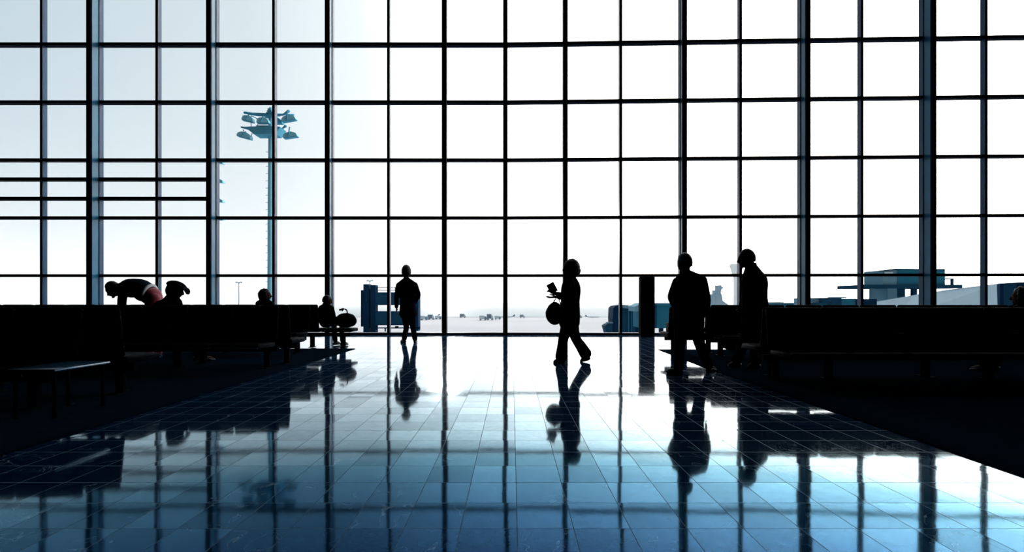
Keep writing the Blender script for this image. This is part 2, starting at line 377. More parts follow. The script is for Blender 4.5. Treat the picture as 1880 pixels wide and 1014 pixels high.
bench(-4.12, 6, 5.16, -1, 'nearest black bench at the left edge, its glossy table corner catching the light')
bench(-3.93, 6, 5.55, 1, 'second nearest bench at the left edge, back to back with the nearest one')
bench(3.05, 9, 6.50, -1, 'nearest long black bench on the right facing the camera', right=False, legy=6.75, leg_idx=(0, 1, 4, 5, 7), top=.905)
bench(3.12, 9, 6.88, 1, 'long black bench on the right, back to back with the nearest one', right=False, legy=7.0, leg_idx=(0, 3, 6), top=.905)
bench(3.5, 10, 9.55, -1, 'far right bench facing the camera, behind the two standing people', right=False, legy=9.7)
bench(2.84, 12, 9.95, 1, 'far right bench facing the window, with a box on its aisle end', right=False, legy=10.3, leg_idx=(0, 1, 3, 5, 7, 9), top=.88)

# low table at the end of the nearest left bench
t = thing('low_table', (-3.93, 4.78, 0), 'small low table with a glossy top beside the nearest left bench', 'table')
g = bmesh.new(); rbox(g, -4.14, -3.74, 4.45, 5.08, .395, .42, .01, 2); obj('table_top', g, mat('gloss_laminate', (.01, .04, .08), .22, 0, .5, coat=.2), t, True)
for dx in (-4.1, -3.78):
    for dy in (4.5, 5.03):
        g = bmesh.new(); rod(g, V((dx, dy, .0095)), V((dx, dy, .40)), .016); obj('leg', g, METAL, t, True)

# ------------------------------------------------------------------ people
def hand(bm, w, d, nrm, k=1.0, curl=.35, spread=.12, thumb=1, long=1.0):
    """w wrist, d pointing direction, nrm palm normal (fingers curl towards it)"""
    d = d.normalized(); nrm = (nrm - d * nrm.dot(d)).normalized(); s = d.cross(nrm).normalized()
    tube(bm, [w - d * .02 * k, w + d * .03 * k, w + d * .085 * k], [(.026 * k, .02 * k), (.038 * k, .016 * k), (.040 * k, .013 * k)], side=s, seg=12, sub=3)
    for j, ln in enumerate((.070, .080, .074, .058)):
        o = (j - 1.5) * .0205 * k; base = w + d * .083 * k + s * o
        dd = (d + s * (j - 1.5) * spread).normalized(); pts = [base - dd * .01 * k]; p = base; q = dd
        for sgm, fr in enumerate((.45, .32, .23)):
            p = p + q * ln * fr * k * long; pts.append(p.copy()); a = curl * (1 + .15 * j); q = (q * math.cos(a) + nrm * math.sin(a)).normalized()
        tube(bm, pts, [.0095 * k, .009 * k, .008 * k, .007 * k], side=s, seg=8, sub=2)
    b0 = w + d * .025 * k + s * thumb * -.030 * k
    td = (d * .75 - s * thumb * .75 + nrm * .35).normalized()
    tube(bm, [b0, b0 + td * .035 * k, b0 + td * .055 * k + d * .018 * k], [.013 * k, .011 * k, .0085 * k], side=s, seg=8, sub=2)
def head_mesh(bm, c, f, u, k=1.0):
    f = f.normalized(); u = (u - f * u.dot(f)).normalized(); s = f.cross(u)
    def fn(d):
        sx = 1.0; sy = 1.0
        if d.z < 0: sx = 1 - .30 * (-d.z) ** 1.2; sy = 1 - .12 * (-d.z)
        if d.y > .3 and -.15 < d.z < .25: sy *= 1 - .04 * math.cos((d.z - .05) * 8) * (1 if abs(d.x) > .2 else .3)      # eye sockets
        if d.y < -.2 and d.z < -.2: sy *= 1 - .35 * min(1, (-d.z - .2) * 1.5)
        return V((sx, sy, 1))
    ellipsoid(bm, c, [s * .076 * k, f * .096 * k, u * .118 * k], fn, 28, 20)
    tube(bm, [c + f * .088 * k + u * .025 * k, c + f * .100 * k + u * .004 * k, c + f * .113 * k - u * .022 * k, c + f * .095 * k - u * .032 * k], [.007 * k, .010 * k, .013 * k, .008 * k], side=s, seg=8, sub=2)   # nose
    tube(bm, [c + f * .078 * k + u * .036 * k - s * .035 * k, c + f * .094 * k + u * .034 * k, c + f * .078 * k + u * .036 * k + s * .035 * k], [.008 * k] * 3, side=u, seg=8, sub=3)      # brow
    tube(bm, [c + f * .080 * k - u * .056 * k - s * .02 * k, c + f * .093 * k - u * .055 * k, c + f * .080 * k - u * .056 * k + s * .02 * k], [.006 * k, .008 * k, .006 * k], side=u, seg=8, sub=3)    # lips
    ellipsoid(bm, c + f * .070 * k - u * .092 * k, [s * .026 * k, f * .020 * k, u * .018 * k], None, 12, 8)     # chin
    for e in (-1, 1):
        ellipsoid(bm, c + s * e * .077 * k - u * .008 * k - f * .008 * k, [s * .010 * k, f * .018 * k, u * .031 * k], None, 12, 8)
        ellipsoid(bm, c + s * e * .031 * k + f * .080 * k + u * .012 * k, [s * .012 * k, f * .010 * k, u * .010 * k], None, 10, 6)
def lerp(a, b, t): return a + (b - a) * t
def person(label, J, f, headf, headu=V((0, 0, 1)), k=1.0, vox=.008, torso_mat=SUIT, leg_mat=SUIT, hem=.10, jk=1.0, hair='short', side=None,
           hands=None, flare=0.0, collar=True, spine=None, leg_r=1.0, hk=1.14, jd=1.0, tuck=1.0, hem_mat=None, shoes=True):
    """J: joints in world space"""
    s = side if side is not None else f.cross(V((0, 0, 1))).normalized()
    base = V((J['pelvis'].x, J['pelvis'].y, 0.0))
    if shoes and 'ankleL' in J: base.z = 0
    root = thing('person', base, label, 'person')
    pel, ch, nk, hd = J['pelvis'], J['chest'], J['neck'], J['head']
    up = (ch - pel).normalized()
    sp_ = spine or [pel - up * .07 * k, pel, lerp(pel, ch, .5), ch, lerp(ch, nk, .72), nk]
    g = bmesh.new()
    tube(g, sp_, [(.13 * k, .09 * k), (.160 * k, .11 * k), (.132 * k, .095 * k), (.160 * k, .11 * k), (.115 * k, .075 * k), (.058 * k, .055 * k)], side=s, seg=20)
    tube(g, [nk - (hd - nk) * .3, nk, hd], [.072 * k, .064 * k, .058 * k], side=s, seg=14)
    tube(g, [J['shoL'], lerp(J['shoL'], J['shoR'], .5) + (nk - ch).normalized() * .02, J['shoR']], [.05 * k, .062 * k, .05 * k], side=f, seg=12)
    for e in 'LR':
        tube(g, [J['sho' + e], lerp(J['sho' + e], J['elb' + e], .4), J['elb' + e], lerp(J['elb' + e], J['wri' + e], .35), J['wri' + e]], [.052 * k, .047 * k, .036 * k, .038 * k, .025 * k], side=s, seg=12)
        tube(g, [J['hip' + e], lerp(J['hip' + e], J['kne' + e], .45), J['kne' + e], lerp(J['kne' + e], J['ank' + e], .3), J['ank' + e]], [.085 * k, .075 * k, .052 * k, .053 * k, .034 * k], side=s, seg=12)
        tube(g, [J['ank' + e] + V((0, 0, .01)), J['ank' + e] - V((0, 0, .03 * k)), lerp(J['ank' + e], J['toe' + e], .5), J['toe' + e]], [.034 * k, .036 * k, (.036 * k, .024 * k), (.03 * k, .014 * k)], side=s, seg=10)
        h = (hands or {}).get(e, None)
        dflt = (J['wri' + e] - J['elb' + e]).normalized()
        inn = (s * (1 if (J['sho' + e] - ch).dot(s) < 0 else -1))
        if h is None: hand(g, J['wri' + e], dflt, inn, k, .28, .06, 1 if (J['sho' + e] - ch).dot(s) < 0 else -1)
        elif h: hand(g, J['wri' + e], *h)
    kh = k * hk
    head_mesh(g, hd, headf, headu, kh)
    bo = remesh(obj('body', g, SKIN, root, True), vox, 2)
    # trousers
    g = bmesh.new(); tr = leg_r
    hipc = lerp(J['hipL'], J['hipR'], .5)
    tube(g, [lerp(pel, ch, .28), pel, lerp(pel, hipc, 1.1) - up * .03], [(.150 * k, .112 * k), (.172 * k, .125 * k), (.150 * k, .105 * k)], side=s, seg=20)
    for e in 'LR':
        a, c, d_ = J['hip' + e], J['kne' + e], J['ank' + e]
        r1 = .062 * k * tr * (1 + .35 * flare)
        tube(g, [lerp(a, pel, .3), lerp(a, c, .3), c, lerp(c, d_, .5), lerp(c, d_, .97)], [.098 * k * tr, .094 * k * tr, .068 * k * tr, .064 * k * tr * (1 + .15 * flare), r1], side=s, seg=16)
    remesh(obj('trousers', g, leg_mat, root, True), .012, 4)
    # jacket
    g = bmesh.new(); hm = pel - up * hem
    if spine: body = [hm, lerp(hm, spine[2], .4)] + spine[2:]
    else: body = [hm, pel, lerp(pel, ch, .5), ch, lerp(ch, nk, .5), lerp(ch, nk, .98)]
    tube(g, body, [(.185 * k * jk * tuck, .15 * k * jk * jd), (.185 * k * jk, .148 * k * jk * jd), (.165 * k * jk, .135 * k * jk * jd), (.185 * k * jk, .142 * k * jk * jd), (.155 * k, .120 * k * jd), (.082 * k, .08 * k)], side=s, seg=24)
    for e in 'LR': tube(g, [J['sho' + e] - (nk - ch).normalized() * .01, lerp(J['sho' + e], nk, .5) - (nk - ch).normalized() * .012, lerp(J['sho' + e], nk, .9)], [.058 * k, .066 * k, .06 * k], side=f, seg=12)
    tube(g, [J['shoL'] - (nk - ch).normalized() * .02, lerp(J['shoL'], J['shoR'], .5), J['shoR'] - (nk - ch).normalized() * .02], [.062 * k, .075 * k, .062 * k], side=f, seg=14)
    for e in 'LR':
        tube(g, [lerp(J['sho' + e], J['elb' + e], .06), lerp(J['sho' + e], J['elb' + e], .45), J['elb' + e], lerp(J['elb' + e], J['wri' + e], .5), lerp(J['elb' + e], J['wri' + e], .95)], [.070 * k, .066 * k, .056 * k, .052 * k, .043 * k], side=s, seg=14)
    remesh(obj('jacket', g, torso_mat, root, True), .012, 4)
    if collar:
        g = bmesh.new(); c = lerp(ch, nk, .97); pts = []
        ax = (hd - nk).normalized(); a1 = s; b1 = ax.cross(a1).normalized()
        for q in range(9):
            an = R(-60 + q * 40 - 90)
            pts.append(c + a1 * math.cos(an) * .066 * k + b1 * math.sin(an) * .066 * k + ax * .012)
        tube(g, pts, [(.012, .026)] * 9, side=V((ax.y, ax.z, ax.x)), seg=8, sub=3); obj('collar', g, torso_mat, root, True)
    if hem_mat:
        g = bmesh.new(); tube(g, [hm - up * .085, hm - up * .055], [(.170 * k * jk, .138 * k * jk), (.192 * k * jk, .156 * k * jk)], side=s, seg=24, sub=1, caps=False); obj('hem_band', g, hem_mat, root, True)
    if shoes:
        for e in 'LR':
            a, q = J['ank' + e], J['toe' + e]; fd = (q - a); fd.z = 0; fd = fd.normalized() if fd.length > .02 else f
            z0 = .012 if abs(a.x) > 3 or a.x < -3 else 0.0
            heel = a - fd * .045; heel.z = max(z0 + .028, a.z - .085 + .026); toe = q.copy(); toe.z = max(z0 + .010, q.z - .016); mid = lerp(heel, toe, .5)
            g = bmesh.new(); sd_ = fd.cross(V((0, 0, 1)))
            tube(g, [heel, lerp(heel, toe, .3) + V((0, 0, .008)), lerp(heel, toe, .65) + V((0, 0, .004)), toe],
                 [(.034 * k, .034), (.037 * k, .040), (.045 * k, .028), (.032 * k, .018)], side=sd_, seg=14)
            tube(g, [a + V((0, 0, .03)), a - V((0, 0, .02)), a - V((0, 0, .045))], [.040 * k, .043 * k, .04 * k], side=sd_, seg=12)
            o = remesh(obj('shoe', g, SHOE, root, True), .007, 3)
    # hair
    hf = headf.normalized(); hu = (headu - hf * headu.dot(hf)).normalized(); hs = hf.cross(hu)
    g = bmesh.new()
    if hair == 'short':
        def fn(d):
            q = 1.0
            if d.y > .35 and d.z < .55: q = .86
            if d.z < -.45: q = .80
            return q * (1 + .02 * noise.noise(d * 9))
        ellipsoid(g, hd - hf * .006 * kh + hu * .010 * kh, [hs * .084 * kh, hf * .102 * kh, hu * .120 * kh], fn, 32, 22); obj('hair', g, HAIR, root, True)
    elif hair in ('bob', 'curly'):
        amp = .05 if hair == 'bob' else .14
        def fn(d):
            q = 1.0
            if d.y > .45 and d.z < .45: q = .80
            if hair == 'bob' and d.z < -.2 and d.y < .2: q = 1.10
            return q * (1 + amp * noise.noise(d * (4 if hair == 'bob' else 5)) + amp * .5 * noise.noise(d * 11))
        ellipsoid(g, hd - hf * .022 * kh + hu * .006 * kh, [hs * .100 * kh, hf * .118 * kh, hu * .134 * kh], fn, 40, 28); obj('hair', g, HAIR, root, True)
    elif hair == 'cap':
        ellipsoid(g, hd - hf * .008 * kh - hu * .005, [hs * .090 * kh, hf * .112 * kh, hu * .118 * kh], lambda d: .78 if d.y > .25 else 1.0, 28, 18); obj('hair', g, HAIR, root, True)
        g = bmesh.new()
        ellipsoid(g, hd + hu * .055 * kh - hf * .004 * kh, [hs * .102 * kh, hf * .128 * kh, hu * .070 * kh],
                  lambda d: V((1, 1, 1.0 if d.z > 0 else .45)) * (1 + .02 * noise.noise(d * 4)), 32, 18)
        tube(g, [hd + hf * .05 * kh + hu * .072 * kh, hd + hf * .115 * kh + hu * .06 * kh, hd + hf * .152 * kh + hu * .028 * kh, hd + hf * .165 * kh - hu * .004 * kh],
             [(.085 * kh, .016), (.090 * kh, .015), (.078 * kh, .012), (.045 * kh, .008)], side=hs, seg=16)
        remesh(obj('flat_cap', g, SUIT, root, True), .006, 3)
    return root

Zu = V((0, 0, 1))
# 1 - person standing by the window, back to the camera
Y = 13.0; q = lambda x, y, d=0: P(x, y, Y + d)
J = dict(pelvis=q(749, 568), chest=q(747, 535), neck=q(746, 513), head=q(746, 499.5),
         shoL=q(733, 522), elbL=q(728, 546, .03), wriL=q(728, 565, .06), shoR=q(761, 522), elbR=q(768, 542, -.03), wriR=q(760, 558, .1),
         hipL=q(744, 573), hipR=q(755, 573), kneL=q(746, 601, .12), kneR=q(758, 600, -.02), ankL=q(742, 626, .0), ankR=q(762, 626, -.06),
         toeL=q(737, 628, .12), toeR=q(764, 629, .10))
for e, d in (('L', .0), ('R', 0)):
    J['ank' + e].z = .085; J['toe' + e].z = .028
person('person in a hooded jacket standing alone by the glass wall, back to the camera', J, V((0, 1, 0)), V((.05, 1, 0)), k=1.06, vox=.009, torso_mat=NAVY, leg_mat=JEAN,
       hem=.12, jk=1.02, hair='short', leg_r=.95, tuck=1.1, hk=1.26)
# 2 - walking woman with handbag
Y = 8.74; q = lambda x, y, d=0: P(x, y, Y + d)
J = dict(pelvis=q(1046, 576), chest=q(1048, 533), neck=q(1048, 508), head=q(1047.5, 493.5),
         shoL=q(1047, 518, -.16), elbL=q(1052, 547, -.20), wriL=q(1024, 545.5, -.17), shoR=q(1048, 518, .16), elbR=q(1044, 546, .18), wriR=q(1022, 540, .08),
         hipL=q(1047, 583, -.08), hipR=q(1046, 583, .08), kneL=q(1034.5, 621, -.07), kneR=q(1057, 621, .09), ankL=q(1030.5, 657, -.06), ankR=q(1076, 654, .08),
         toeL=q(1017, 664, -.06), toeR=q(1066, 667, .08))
J['ankL'].z = .085; J['toeL'].z = .026; J['toeR'].z = .02; J['ankR'].z = .12
person('person in flared trousers walking left across the shiny floor with a handbag', J, V((-1, 0, 0)), V((-1, -.1, -.08)), side=V((0, 1, 0)), k=.94, vox=.0065,
       hem=.16, jk=.98, jd=1.22, hair='bob', flare=1.0, leg_r=1.28, hk=1.2,
       hands={'R': (V((-1, -.1, .55)), V((-.3, -.5, -.5)), 1.1, .5, .10, 1), 'L': (V((-1, 0, -.05)), V((0, .15, 1)), 1.15, .18, .26, 1)})
WL = J['wriL']; WR = J['wriR']
t = thing('handbag', P(1018, 596, 8.56), 'rounded dark handbag hanging from the forearm of the walking person', 'handbag')
g = bmesh.new(); c0 = P(1018.5, 574.5, 8.5)
ellipsoid(g, c0, [V((.145, 0, 0)), V((0, .075, 0)), V((0, 0, .190))], lambda d: V((1 - .28 * max(0, d.z) + .04 * noise.noise(d * 4), 1, 1 - .10 * max(0, d.z))) * (1 + .02 * noise.noise(d * 7)), 32, 20)
obj('bag_body', g, BAGM, t, True)
for dy in (-.03, .03):
    g = bmesh.new(); tube(g, [c0 + V((-.03, dy, .13)), c0 + V((-.005, dy, .19)), P(1023, 546, 8.55) + V((0, dy * .4, 0)), c0 + V((.075, dy, .19)), c0 + V((.10, dy, .10))], [.006] * 5, seg=8); obj('strap', g, BAGM, t, True)
t = thing('booklet', WR + V((-.06, -.03, .04)), 'small dark booklet held up in the hand of the walking person', 'booklet')
c1 = P(1013.5, 529, 8.78); Mb = Matrix.Translation(c1) @ Matrix.Rotation(R(26), 4, 'Y') @ Matrix.Rotation(R(20), 4, 'Z')
g = bmesh.new(); Mb = Matrix.Translation(c1) @ Matrix.Rotation(R(-28), 4, 'Y'); rbox(g, -.062, .062, -.014, .014, -.080, .080, .004, 2, Mb); obj('cover', g, BAGM, t)
g = bmesh.new(); rbox(g, -.057, .065, -.009, .009, -.076, .076, .002, 1, Mb); obj('pages', g, mat('paper', (.10, .11, .12), .8), t)

# 3 - left of the two standing men
Y = 7.35; q = lambda x, y, d=0: P(x, y, Y + d)
J = dict(pelvis=q(1264, 578), chest=q(1264, 530), neck=q(1259, 502), head=q(1256.5, 484),
         shoL=q(1245, 515, .03), elbL=q(1233, 545, 0), wriL=q(1240, 566, .13), shoR=q(1288, 512, -.03), elbR=q(1297, 548, -.06), wriR=q(1297, 578, .02),
         hipL=q(1254, 588), hipR=q(1276, 588), kneL=q(1248, 632, .02), kneR=q(1284, 630, .1), ankL=q(1246, 676, -.05), ankR=q(1301, 676, .20),
         toeL=q(1225, 684, -.08), toeR=q(1312, 682, .36))
J['ankL'].z = .085; J['toeL'].z = .028; J['ankR'].z = .085; J['toeR'].z = .028
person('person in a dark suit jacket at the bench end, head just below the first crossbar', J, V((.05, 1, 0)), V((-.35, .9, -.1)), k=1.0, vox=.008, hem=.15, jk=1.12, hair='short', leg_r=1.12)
# 4 - right of the two standing men, leaning forward
Y = 8.0; q = lambda x, y, d=0: P(x, y, Y + d)
J = dict(pelvis=q(1386, 572), chest=q(1384, 517), neck=q(1379, 489), head=q(1371, 476),
         shoL=q(1374, 501, .14), elbL=q(1368, 541, .18), wriL=q(1361, 566, .10), shoR=q(1390, 502, -.14), elbR=q(1396, 544, -.2), wriR=q(1392, 572, -.14),
         hipL=q(1382, 580, .08), hipR=q(1387, 580, -.08), kneL=q(1368, 624, .09), kneR=q(1386, 626, -.09), ankL=q(1352, 668, .09), ankR=q(1388, 668, -.10),
         toeL=q(1338, 674, .10), toeR=q(1372, 674, -.12))
for e in 'LR': J['ank' + e].z = .095; J['toe' + e].z = .036
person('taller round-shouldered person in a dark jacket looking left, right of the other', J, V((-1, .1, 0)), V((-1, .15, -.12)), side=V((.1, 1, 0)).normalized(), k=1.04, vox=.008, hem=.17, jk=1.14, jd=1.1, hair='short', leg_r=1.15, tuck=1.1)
# 5 - bending person
Y = 9.25; q = lambda x, y, d=0: P(x, y, Y + d)
J = dict(pelvis=q(279, 541), chest=q(236, 529), neck=q(219, 529), head=q(207.5, 531.5),
         shoL=q(226, 532, -.17), elbL=q(225, 558, -.15), wriL=q(228, 582, -.1), shoR=q(226, 532, .17), elbR=q(222, 558, .2), wriR=q(222, 582, .15),
         hipL=q(282, 550, -.09), hipR=q(282, 550, .09), kneL=q(270, 606, -.10), kneR=q(284, 606, .10), ankL=q(274, 650, -.1), ankR=q(290, 650, .1),
         toeL=q(258, 658, -.12), toeR=q(274, 658, .12))
for e in 'LR': J['ank' + e].z = .095; J['toe' + e].z = .036
person('person bent far forward behind the left benches, in red trousers and a dark top', J, V((-.55, 0, -.83)), V((-.78, 0, -.62)), headu=V((-.8, 0, .6)), side=V((0, 1, 0)), k=1.0, vox=.009,
       spine=[q(284, 547), q(279, 541), q(257, 529), q(239, 529.5), q(227, 530.5), q(214, 530)], hem=-.10, jk=1.14, hair='short', leg_mat=RED, torso_mat=NAVY, hem_mat=PALE, leg_r=1.15, collar=False)
# 6 - person in a flat cap
def sitter(label, hx, hy, Y, f, k=1.0, hair='short', lean=0.0, seat=.41, legdir=None, mt=SUIT, lm=SUIT, headf=None, jk=1.12):
    hd = P(hx, hy, Y); s = f.cross(Zu).normalized(); pz = seat + .13
    L_ = legdir or f
    pel = V((hd.x, hd.y, pz)) - f * (.06 + lean)
    nk = hd - Zu * .105 * k - f * (.035 + lean * .4); ch = lerp(pel, nk, .70) - f * .02
    J = dict(pelvis=pel, chest=ch, neck=nk, head=hd)
    sh = nk - Zu * .055 * k
    for e, g_ in (('L', -1), ('R', 1)):
        J['sho' + e] = sh + s * g_ * .17 * k
        J['elb' + e] = sh + s * g_ * .21 * k - Zu * .27 * k + f * .06
        J['wri' + e] = J['elb' + e] + f * .20 * k - s * g_ * .08 - Zu * .03
        J['hip' + e] = pel + s * g_ * .09 * k - Zu * .01
        J['kne' + e] = J['hip' + e] + L_ * .42 * k + s * g_ * .03; J['kne' + e].z = seat + .08
        J['ank' + e] = J['kne' + e] + L_ * .05; J['ank' + e].z = .095
        J['toe' + e] = J['ank' + e] + L_ * .16; J['toe' + e].z = .036
    return person(label, J, f, headf or f, k=k, vox=.009, hair=hair, torso_mat=mt, leg_mat=lm, hem=.0, jk=jk), J
sitter('person in a flat cap sitting with head bowed, seen from the side', 322, 533, 8.62, V((.6, .8, 0)).normalized(), hair='cap', lean=.05, headf=V((1, .1, -.32)).normalized(), k=1.04, jk=1.45)
sitter('person with curly hair sitting behind the left benches, below the lamp mast', 487.5, 543, 11.85, V((.35, .94, 0)).normalized(), hair='curly', headf=V((.9, .4, 0)).normalized(), k=.95)
sitter('small person sitting on the farthest left bench beside the bag', 600.5, 552.5, 11.85, V((.45, .9, 0)).normalized(), k=.86, headf=V((.85, .5, -.1)).normalized())
sitter('person sitting at the right edge of the picture, only the head above the bench', 1876, 546, 7.22, V((-.3, .95, 0)).normalized(), hair='curly', k=.92, headf=V((-.6, .8, 0)).normalized())

# ------------------------------------------------------------------ things on the benches
t = thing('travel_bag', (-3.62, 11.75, .41), 'soft dark bag with a looped handle on the aisle end of the far left bench', 'bag')
g = bmesh.new(); c = P(635, 590, 11.75)
ellipsoid(g, V((c.x, c.y, .565)), [V((.235, 0, 0)), V((0, .14, 0)), V((0, 0, .17))], lambda d: V((1, 1, 1 if d.z > -.2 else .88)) * (1 + .05 * noise.noise(d * 3)), 32, 18); obj('bag_body', g, BAGM, t, True)
g = bmesh.new(); tube(g, [P(628, 571, 11.7), P(632, 567.5, 11.7), P(637, 571, 11.7), P(637.5, 580, 11.7)], [.014, .014, .014, .014], seg=8); obj('handle', g, BAGM, t, True)
g = bmesh.new(); rod(g, P(623, 569.5, 11.7), P(631, 567, 11.7), .02); obj('handle_grip', g, BAGM, t, True)
t = thing("hard_case", (3.07, 10.25, .41), 'square black case standing on the aisle end of the far right bench', 'case')
g = bmesh.new(); rbox(g, 2.93, 3.28, 10.10, 10.38, .4105, .585, .015, 2); obj('case_body', g, BAGM, t, True)
g = bmesh.new(); rbox(g, 2.99, 3.22, 10.16, 10.32, .575, .592, .004, 1); obj('lid_panel', g, METAL, t)
t = thing('folded_coat', (6.0, 7.2, .41), 'dark coat bundled on the right bench, its top just above the backrests', 'coat')
g = bmesh.new(); c = V((6.02, 7.13, .675))
ellipsoid(g, c, [V((.30, 0, 0)), V((0, .14, 0)), V((0, 0, .255))], lambda d: 1 + .08 * noise.noise(d * 2.5) + .03 * noise.noise(d * 8), 36, 24); obj('coat_cloth', g, SUIT, t, True)
t = thing('folded_magazine', P(1346, 588, 9.4), 'thin red magazine lying against a bench back behind the two standing people', 'magazine')
g = bmesh.new(); Mq = Matrix.Translation(V((3.97, 9.35, .42))) @ Matrix.Rotation(R(-4), 4, 'Y'); rbox(g, -.11, .11, -.08, .08, 0, .012, .003, 1, Mq); obj('cover', g, RED, t)

t = thing('duffel_bag', (4.38, 10.75, .0095), 'dark duffel bag on the carpet behind the two standing people', 'bag')
g = bmesh.new(); ellipsoid(g, V((4.38, 10.75, .142)), [V((.26, 0, 0)), V((0, .13, 0)), V((0, 0, .135))], lambda d: V((1, 1, 1 if d.z > -.3 else .96)) * (1 + .05 * noise.noise(d * 3)), 28, 16); obj('bag_body', g, BAGM, t, True)
g = bmesh.new(); tube(g, [(4.28, 10.75, .25), (4.32, 10.75, .32), (4.44, 10.75, .32), (4.48, 10.75, .25)], [.012] * 4, seg=8); obj('handle', g, BAGM, t, True)

# dark information pillar by the glass
t = thing('information_pillar', (3.86, 15.45, 0), 'dark square pillar standing against the glass wall beside the two people', 'pillar')
c0, c1 = P(1174.5, 555, 15.5).x, P(1200.5, 555, 15.5).x
g = bmesh.new(); rbox(g, c0, c1, 15.38, 15.66, .03, 1.69, .02, 2); obj('cabinet', g, BLACK, t)
g = bmesh.new(); rbox(g, c0 + .03, c1 - .03, 15.372, 15.384, .5, 1.55, .003, 1); obj('front_panel', g, SEATM, t)
g = bmesh.new(); box(g, c0 + .01, c1 - .01, 15.39, 15.65, 0, .03); obj('plinth', g, METAL, t)

# ------------------------------------------------------------------ outside
GZ = -4.0
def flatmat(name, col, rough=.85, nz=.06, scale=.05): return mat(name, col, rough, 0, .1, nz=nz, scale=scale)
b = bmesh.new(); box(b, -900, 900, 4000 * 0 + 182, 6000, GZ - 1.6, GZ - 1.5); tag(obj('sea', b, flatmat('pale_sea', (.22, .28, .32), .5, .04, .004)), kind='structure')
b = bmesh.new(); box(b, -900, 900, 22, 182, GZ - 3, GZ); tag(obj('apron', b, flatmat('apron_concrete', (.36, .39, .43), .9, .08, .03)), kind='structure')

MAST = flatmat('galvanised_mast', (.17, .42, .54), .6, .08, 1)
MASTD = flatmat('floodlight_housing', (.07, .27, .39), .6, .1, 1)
def mast():
    Y = 68.0; q = lambda x, y, d=0: P(x, y, Y + d)
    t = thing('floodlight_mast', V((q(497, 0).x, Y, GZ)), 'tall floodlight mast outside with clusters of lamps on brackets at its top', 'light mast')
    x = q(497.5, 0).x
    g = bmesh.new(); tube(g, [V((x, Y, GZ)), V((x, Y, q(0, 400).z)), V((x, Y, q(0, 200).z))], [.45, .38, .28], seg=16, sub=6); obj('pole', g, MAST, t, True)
    for k in range(24):
        z = GZ + 3 + k * .9
        if z > q(0, 262).z: break
        g = bmesh.new(); rod(g, V((x - .60, Y - .1, z)), V((x - .1, Y - .1, z)), .03); obj('rung', g, MASTD, t)
    g = bmesh.new(); pl = [q(455, 237), q(500, 235.5), q(520, 237), q(512, 250), q(472, 250.5)]; prism(g, [p - V((0, .9, 0)) for p in pl], V((0, 1.8, 0))); obj('platform', g, MASTD, t)
    g = bmesh.new(); rod(g, q(457, 208), q(540, 211), .10)
    tube(g, [q(449, 207), q(462, 209), q(478, 212), q(497, 211), q(514, 212), q(521, 210), q(530, 204)], [.16, .18, .13, .16, .13, .13, .2], seg=8, sub=3); obj('upper_arm', g, MASTD, t, True)
    g = bmesh.new(); tube(g, [q(443, 233.5), q(455, 236), q(470, 238)], [.10, .16, .2], seg=8, sub=2)
    tube(g, [q(497, 239), q(515, 238), q(521, 234), q(524, 232)], [.12, .10, .12, .2], seg=8, sub=3); obj('lower_arm', g, MASTD, t, True)
    g = bmesh.new()
    for a, c in (((461, 212), (461, 236)), ((475, 218), (472, 236)), ((475, 218), (492, 216)), ((470, 231), (494, 231)), ((447, 238), (445, 247)), ((463, 245), (460, 253)), ((462, 213), (474, 219)), ((446, 212), (446, 217))):
        rod(g, q(*a, .8), q(*c, .8), .05); rod(g, q(*a, -.8), q(*c, -.8), .05)
    obj('railing', g, MASTD, t)
    g = bmesh.new()
    for k in range(4): box(g, x - .55 + .1 * k, x + .45 - .1 * k, Y - .4, Y + .4, q(0, 213).z + k * .22, q(0, 213).z + .14 + k * .22)
    box(g, x - .8, x + .7, Y - .5, Y + .5, q(0, 215).z, q(0, 213).z); obj('top_collar', g, MASTD, t)
    for cx, cy, w, tilt, d in ((456.5, 219.5, 21, 12, -.7), (484, 223, 22, 0, -.9), (510, 224, 20, 0, .9), (531, 219, 26, -10, -.7), (450, 250, 26, 15, -.7), (534, 249.5, 26, -8, -.7)):
        c = q(cx, cy, d); w_ = w * Y / F / 2
        M_ = Matrix.Translation(c) @ Matrix.Rotation(R(tilt), 4, 'Y')
        g = bmesh.new()
        prism(g, [M_ @ V(p) for p in ((-w_, -.35, -.22), (w_, -.35, -.22), (w_ * .86, -.35, .14), (w_ * .25, -.35, .42), (-w_ * .6, -.35, .36), (-w_ * .95, -.35, .1))], V((0, .7, 0)))
        lamp = obj('floodlight', g, MAST if d < 0 else MASTD, t)
        g = bmesh.new(); rod(g, M_ @ V((-w_ * .2, -.4, -.2)), M_ @ V((w_ * .15, -.4, .95 if abs(tilt) in (8, 10) else .5)), .08); obj('yoke', g, MASTD, lamp)
        g = bmesh.new(); box(g, -w_ * .95, w_ * .95, -.33, .33, -.28, -.22, M_); obj('lamp_glass', g, MASTD, lamp)
mast()
def lamp_pole(px, top, Y, label, wdt=5, thick=.09):
    t = thing('lamp_pole', V((P(px, 0, Y).x, Y, GZ)), label, 'lamp pole'); zt = P(0, top, Y).z; x = P(px, 0, Y).x; w = wdt * Y / F
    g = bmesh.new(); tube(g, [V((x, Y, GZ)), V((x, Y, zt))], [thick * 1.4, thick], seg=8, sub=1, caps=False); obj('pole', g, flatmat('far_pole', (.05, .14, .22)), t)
    for s_ in (-1, 1):
        g = bmesh.new(); tube(g, [V((x, Y, zt - .4)), V((x + s_ * w * .6, Y, zt)), V((x + s_ * w, Y, zt - .1))], [thick, thick * 1.5, thick * 2.2], seg=8, sub=2); obj('lamp_head', g, MATS['far_pole'], t)
lamp_pole(438.5, 518, 150, 'thin faint lamp pole far outside, left of the tall mast')
